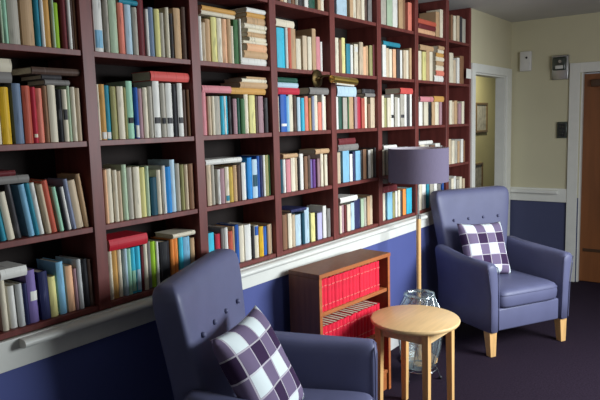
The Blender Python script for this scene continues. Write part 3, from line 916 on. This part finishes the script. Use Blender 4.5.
def pillow(label, mtx, H):
    n = 26; bm = bmesh.new(); uv = bm.loops.layers.uv.new('UVMap')
    g = {}
    for side in (-1, 1):
        for i in range(n+1):
            for j in range(n+1):
                u = -1+2*i/n; v = -1+2*j/n
                if side == 1 and (i in (0, n) or j in (0, n)):
                    g[(1, i, j)] = g[(-1, i, j)]; continue
                px = u*H*(1-.07*(1-v*v)); pz = v*H*(1-.07*(1-u*u))
                th = .060*((1-u**4)*(1-v**4))**.55 * (1+.05*math.sin(7*u+3*v))
                g[(side, i, j)] = bm.verts.new((px, side*th, pz + H))
    for side in (-1, 1):
        for i in range(n):
            for j in range(n):
                vs = [(i, j), (i+1, j), (i+1, j+1), (i, j+1)]
                f = bm.faces.new([g[(side, a, b)] for a, b in vs])
                for lp, (a, b) in zip(f.loops, vs): lp[uv].uv = (a/n, b/n)
    o = build('throw_pillow', bm, 'plaid', smooth=180)
    o.matrix_world = mtx
    return tag(o, label, 'pillow', 'plaid throw pillows')
def on_chair(loc, rz, sc, x, y, z, yaw, lean, roll):
    return Matrix.Translation(loc) @ Matrix.Rotation(rz, 4, 'Z') @ Matrix.Translation((x*sc[0], y*sc[1], z*sc[2])) @ Matrix.Rotation(yaw, 4, 'Z') @ Matrix.Rotation(lean, 4, 'X') @ Matrix.Rotation(roll, 4, 'Y')
pillow('purple and white plaid pillow leaning on the foreground armchair', on_chair(NEAR, NEAR_R, NEAR_S, -.125, -.075, .466, math.radians(-6), math.radians(-28), math.radians(0)), .218)
pillow('purple and white plaid pillow leaning on the armchair by the doorway', on_chair(FAR, FAR_R, FAR_S, -.09, -.05, .455, math.radians(0), math.radians(-22), math.radians(3)), .20)

# ------------------------------------------------------------------ round table
TC = (1.512, -.585); TH = .555
tb = thing('side_table', 'small round honey oak side table between the two armchairs', 'table', (*TC, 0), 0)
bm = bmesh.new(); lathe(bm, [(.222,TH-.026), (.230,TH-.024), (.236,TH-.016), (.237,TH-.010), (.234,TH-.003), (.227,TH)], 72); build('tabletop', bm, 'table_oak', tb, smooth=35)
LA = [math.radians(a) for a in (43, 133, 223, 313)]; LR = .195
bm = bmesh.new()
for i in range(4):
    a, b = LA[i], LA[(i+1) % 4]
    p = Vector((LR*math.cos(a), LR*math.sin(a), 0)); q = Vector((LR*math.cos(b), LR*math.sin(b), 0))
    d = (q-p).normalized(); nrm = Vector((d.y, -d.x, 0))
    p2, q2 = p+d*.018, q-d*.018
    rings(bm, [[tuple(e+nrm*s*.009+Vector((0,0,z))) for s, z in ((-1,TH-.085),(1,TH-.085),(1,TH-.0265),(-1,TH-.0265))] for e in (p2, q2)])
build('apron', bm, 'table_oak', tb)
for a in LA:
    bm = bmesh.new(); ca, sa = math.cos(a+PI/4), math.sin(a+PI/4)
    cx, cy = LR*math.cos(a), LR*math.sin(a)
    def rg(h, z, o): return [(cx+o*math.cos(a)+u*h*ca-v*h*sa, cy+o*math.sin(a)+u*h*sa+v*h*ca, z) for u, v in ((-1,-1),(1,-1),(1,1),(-1,1))]
    rings(bm, [rg(.013,0,.006), rg(.014,.003,.006), rg(.0175,TH-.085,0), rg(.0185,TH-.0262,0)]); build('leg', bm, 'leg_oak', tb)

# ------------------------------------------------------------------ low bookcase with the red volumes
LW, LD, LH = .662, .205, .836
lb = thing('low_bookcase', 'low brown wooden bookcase of red volumes under the dado rail', 'bookcase', (1.088, -.258, 0), math.radians(-4.2))
def lpart(name, m, *b, bev=.002):
    bm = bmesh.new(); box(bm, *b, bev, 1); return build(name, bm, m, lb)
lpart('side_panel', 'case_side', 0, .022, 0, LD, 0, LH-.0225); lpart('side_panel', 'case_side', LW-.022, LW, 0, LD, 0, LH-.0225)
lpart('top_panel', 'case_side', -.002, LW+.002, -.003, LD, LH-.022, LH)
lpart('back_panel', 'case_side', .0225, LW-.0225, LD-.010, LD-.001, .02, LH-.0225)
for a, b in ((0, .022), (LW-.022, LW)): lpart('front_edging', 'case_oak', a, b, -.0035, -.0002, 0, LH-.0235, bev=.0005)
lpart('front_edging', 'case_oak', -.002, LW+.002, -.007, -.0033, LH-.0215, LH-.0005, bev=.0005)
SH = (.628, .378, .125)
for z in SH: lpart('shelf', 'case_oak', .0225, LW-.0225, .004, LD-.011, z-.022, z-.0005)
lpart('plinth', 'case_oak', .0225, LW-.0225, .010, .028, .0, .1025)
lrot = Matrix.Translation((1.088, -.258, 0)) @ Matrix.Rotation(math.radians(-4.2), 4, 'Z')
NROW = ('top', 'middle', 'bottom')
for ri, z in enumerate(SH):
    n = 17; w = .0322; x = .026
    for i in range(n):
        if ri == 2 and i < 10: x += w+.0004; continue
        h = (.172, .168, .168)[ri] + random.uniform(-.002, .002)
        bm = bmesh.new(); book_bm(bm, w, h, .145)
        for zz in (.03, h-.04):                            # raised gilt bands round the spine
            box(bm, -w*.36, w*.36, -.0004, .006, zz, zz+.004, mi=2)
        o = build('red_book', bm, ['red_cloth', 'pages', 'gilt'])
        o.matrix_world = lrot @ Matrix.Translation((x+w/2, .012+random.uniform(0, .004), z))
        wh = '%s from left' % ORD[i] if i < n-1 and ri < 2 else ('last at right' if i == n-1 else '%s from right' % ORD[n-1-i])
        tag(o, 'red volume, %s, on the %s shelf of the low bookcase' % (wh, NROW[ri]), 'book', 'red bound volumes in the low bookcase')
        x += w+.0004

# ------------------------------------------------------------------ floor lamp
LX, LY = 2.245, -.255
fl = thing('floor_lamp', 'floor lamp with mauve drum shade on a wooden pole', 'lamp', (LX, LY, 0))
bm = bmesh.new(); lathe(bm, [(.118,0), (.122,.004), (.122,.016), (.116,.022), (.03,.026), (.02,.034)], 48); build('base', bm, 'leg_oak', fl, smooth=40)
bm = bmesh.new(); lathe(bm, [(.0155,.0345), (.0155,.955), (.014,.962)], 20); build('pole', bm, 'leg_oak', fl, smooth=40)
bm = bmesh.new(); lathe(bm, [(.0155,.9625), (.0155,.985), (.008,.989), (.0065,.99), (.0065,1.255), (.016,1.26), (.016,1.305), (.012,1.31)], 20); build('stem', bm, 'steel', fl, smooth=40)
bm = bmesh.new(); lathe(bm, [(.013,1.3105), (.028,1.335), (.031,1.352), (.024,1.372), (.008,1.382)], 24); build('bulb', bm, 'white_plastic', fl, smooth=60)
SZ0, SZ1, SR = 1.208, 1.424, .193
bm = bmesh.new()
lathe(bm, [(SR,SZ0), (SR,SZ1), (SR-.003,SZ1), (SR-.003,SZ0)], 72, cap=False)
lr = [v for v in bm.verts]
bm.faces.ensure_lookup_table(); n = 72
for i in range(n): bm.faces.new((lr[3*n+i], lr[3*n+(i+1) % n], lr[(i+1) % n], lr[i]))
for f in bm.faces:
    if f.calc_center_median().to_2d().length < SR-.0024: f.material_index = 1
sh = build('lamp_shade', bm, ['shade', 'shade_in'], fl, smooth=40)
bm = bmesh.new(); tor(bm, .017, .0025, 1.262, 24)
for k in range(3):
    a = k*2*PI/3+.3; tube(bm, [(.017*math.cos(a), .017*math.sin(a), 1.262), (.12*math.cos(a), .12*math.sin(a), 1.245), ((SR-.004)*math.cos(a), (SR-.004)*math.sin(a), 1.20)], .0022, 6)
build('shade_carrier', bm, 'steel', sh, smooth=60)

# ------------------------------------------------------------------ wire bin with a clear liner
WBS = 1.13
wb = thing('waste_bin', 'wire waste bin with a clear plastic liner behind the round table', 'bin', (1.985, -.385, 0)); wb.scale = (1, 1, WBS)
for hr, ht, hz in ((.088,.004,.470), (.145,.003,.30), (.105,.0035,.06)):
    bm = bmesh.new(); tor(bm, hr, ht, hz, 48); build('hoop', bm, 'wire', wb, smooth=60)
bm = bmesh.new()
for k in range(12):
    a = k*PI/6
    pr = [(.105,.06), (.13,.18), (.145,.30), (.128,.40), (.088,.47)]
    tube(bm, [(r*math.cos(a+.25*i), r*math.sin(a+.25*i), z) for i, (r, z) in enumerate(pr)], .0022, 6)
build('wire_cage', bm, 'wire', wb, smooth=60)
for k in range(3):
    a = k*2*PI/3 + .9
    bm = bmesh.new(); tube(bm, [(.105*math.cos(a), .105*math.sin(a), .062), (.118*math.cos(a), .118*math.sin(a), .03), (.124*math.cos(a), .124*math.sin(a), .012)], .004, 8)
    leg = build('leg', bm, 'wire', wb, smooth=60)
    bm = bmesh.new(); bmesh.ops.create_uvsphere(bm, u_segments=12, v_segments=8, radius=.011)
    build('foot', bm, 'black_plastic', leg, loc=(.125*math.cos(a), .125*math.sin(a), .011), smooth=180)
bm = bmesh.new()
rs = []
for r, z in ((.02,.066), (.09,.07), (.122,.17), (.138,.30), (.121,.40), (.083,.468), (.086,.484), (.092,.482), (.0945,.462)):
    rs.append([((r+.003*math.sin(9*i*2*PI/48+z*30))*math.cos(2*PI*i/48), (r+.003*math.sin(9*i*2*PI/48+z*30))*math.sin(2*PI*i/48), z) for i in range(48)])
rings(bm, rs, cap=False); build('liner', bm, 'film', wb, smooth=180)

# ------------------------------------------------------------------ brass picture light on the shelf edge
pl = thing('picture_light', 'brass picture light on a curved arm fixed to the shelf edge', 'lamp', (1.487, -.002, 1.850))
def ylathe(prof, n=28):
    bm = bmesh.new(); lathe(bm, prof, n)
    for v in bm.verts: v.co = Vector((v.co.x, -v.co.z, v.co.y))
    return bm
build('wall_plate', ylathe([(.050,-.003), (.050,.004), (.040,.010), (.020,.014), (.012,.020)]), 'brass_dark', pl, smooth=40)
bm = bmesh.new(); tube(bm, [(0,-.018,0), (0,-.045,.012), (-.002,-.075,.012), (-.006,-.10,.004), (-.004,-.112,-.008)], .006, 10); build('arm', bm, 'brass_dark', pl, smooth=60)
bm = bmesh.new()
tube(bm, [(-.022,-.112,-.010), (-.020,-.112,-.010), (.222,-.116,-.018), (.224,-.116,-.018)], [.016,.020,.020,.016], 24); build('lamp_tube', bm, 'brass', pl, smooth=50)
bm = bmesh.new(); tube(bm, [(.02,-.112,-.034), (.20,-.116,-.040)], .006, 10); build('bulb_slot', bm, 'white_plastic', pl, smooth=60)

# ------------------------------------------------------------------ fittings on the end wall
sb = thing('wall_sensor', 'small white plastic sensor box high on the cream end wall', 'sensor', (XF-.0005, -.148, 2.045))
bm = bmesh.new(); box(bm, -.045, 0, -.055, .055, 0, .19, .010, 3); build('housing', bm, 'white_plastic', sb, smooth=50)
bm = bmesh.new(); bmesh.ops.create_uvsphere(bm, u_segments=12, v_segments=8, radius=.011); build('indicator', bm, 'black_plastic', sb, loc=(-.044, -.012, .128), smooth=180)
em = thing('emergency_light', 'metal cased lamp on the cream wall above the dark keypad beside the brown door', 'light', (XF-.0005, -.468, 1.945))
bm = bmesh.new(); box(bm, -.030, 0, -.075, .075, 0, .228, .006, 2); build('back_box', bm, 'steel', em, smooth=50)
bm = bmesh.new(); box(bm, -.075, -.0305, -.062, .062, .085, .205, .014, 3); build('lens', bm, 'lens', em, smooth=50)
bm = bmesh.new(); tube(bm, [(-.0755,-.01,.165), (-.084,-.01,.165)], .014, 14); build('bulb', bm, 'steel', em, smooth=50)
bm = bmesh.new(); box(bm, -.086, -.0755, -.04, .03, .098, .128, .004, 2); build('reflector', bm, 'white_plastic', em, smooth=50)
bm = bmesh.new(); box(bm, -.078, -.0305, -.066, .066, .2055, .220, .004, 2); build('hood', bm, 'steel', em, smooth=50)
kp = thing('keypad', 'dark square keypad at the edge of the brown door frame', 'keypad', (XF-.0005, -.496, 1.392))
bm = bmesh.new(); box(bm, -.022, 0, -.045, .045, 0, .155, .005, 2); build('housing', bm, 'lens', kp, smooth=50)
for i in range(4):
    for j in range(3):
        bm = bmesh.new(); box(bm, -.027, -.0222, -.032+j*.023, -.014+j*.023, .018+i*.032, .041+i*.032, .002, 1); build('key', bm, 'black_plastic', kp)
# pictures in the hall
def picture(label, x, z, w, h):
    t = thing('framed_picture', label, 'picture', (x, 1.1995, z))
    bm = bmesh.new(); f = .03
    for b in ((-w/2, w/2, 0, f), (-w/2, w/2, h-f, h), (-w/2, -w/2+f, f+.0002, h-f-.0002), (w/2-f, w/2, f+.0002, h-f-.0002)): box(bm, b[0], b[1], -.025, 0, b[2], b[3], .003, 1)
    build('frame', bm, 'frame_wood', t)
    bm = bmesh.new(); box(bm, -w/2+f, w/2-f, -.010, -.004, f, h-f); build('print', bm, 'paper_art', t)
picture('framed pale print on the hall wall seen through the doorway', 7.28, 1.40, .46, .42)
picture('lower thin framed print on the hall wall just above the armchair back', 7.14, .55, .40, .42)

# ------------------------------------------------------------------ light, camera
def area(name, loc, target, sx, sy, power, rgb, spread=180):
    l = bpy.data.lights.new(name, 'AREA'); l.shape = 'RECTANGLE'; l.size = sx; l.size_y = sy; l.energy = power; l.color = rgb
    o = bpy.data.objects.new(name, l); COL.objects.link(o); o.location = loc
    d = Vector(target)-Vector(loc); o.rotation_euler = d.to_track_quat('-Z', 'Y').to_euler(); l.spread = math.radians(spread); return o
area('window_daylight', (2.45, -3.1, 1.75), (1.5, -.3, .25), 1.6, 1.1, 92, (.88,.95,1.0), 128)
area('end_wall_fill', (.6, -3.7, 1.6), (4.8, -.4, 1.5), 1.4, 1.1, 15, (.95,.97,1.0), 100)  # added fill lamp out of view, lifts the end wall and ceiling
area('hall_fill', (6.6, .6, 2.5), (6.6, .6, 0), .6, .3, 17, (1,.95,.8))  # unseen lamp without a fixture, added to brighten the hall behind the doorway
w = bpy.data.worlds.new('world'); S.world = w; w.use_nodes = True
w.node_tree.nodes['Background'].inputs['Color'].default_value = (.88,.92,1.0,1); w.node_tree.nodes['Background'].inputs['Strength'].default_value = .145

cam = bpy.data.cameras.new('camera'); cam.sensor_width = 36; cam.lens = 36*620/600; cam.clip_start = .05
co = bpy.data.objects.new('camera', cam); COL.objects.link(co); S.camera = co
r_ = Vector((0.5936708784784422, -0.8042387063700949, -0.027477103609933974)); u_ = Vector((0.1153248034103026, 0.05123794689955949, 0.9920054750433048)); f_ = Vector((0.7964013295851594, 0.5920935533964834, -0.12316714765438053))
co.matrix_world = Matrix(((r_.x,u_.x,-f_.x,-1.42937), (r_.y,u_.y,-f_.y,-2.02592), (r_.z,u_.z,-f_.z,1.60429), (0,0,0,1)))
S.view_settings.view_transform = 'Standard'; S.view_settings.look = 'None'; S.view_settings.gamma = 1; S.view_settings.use_curve_mapping = False
S.view_settings.exposure = 0.0
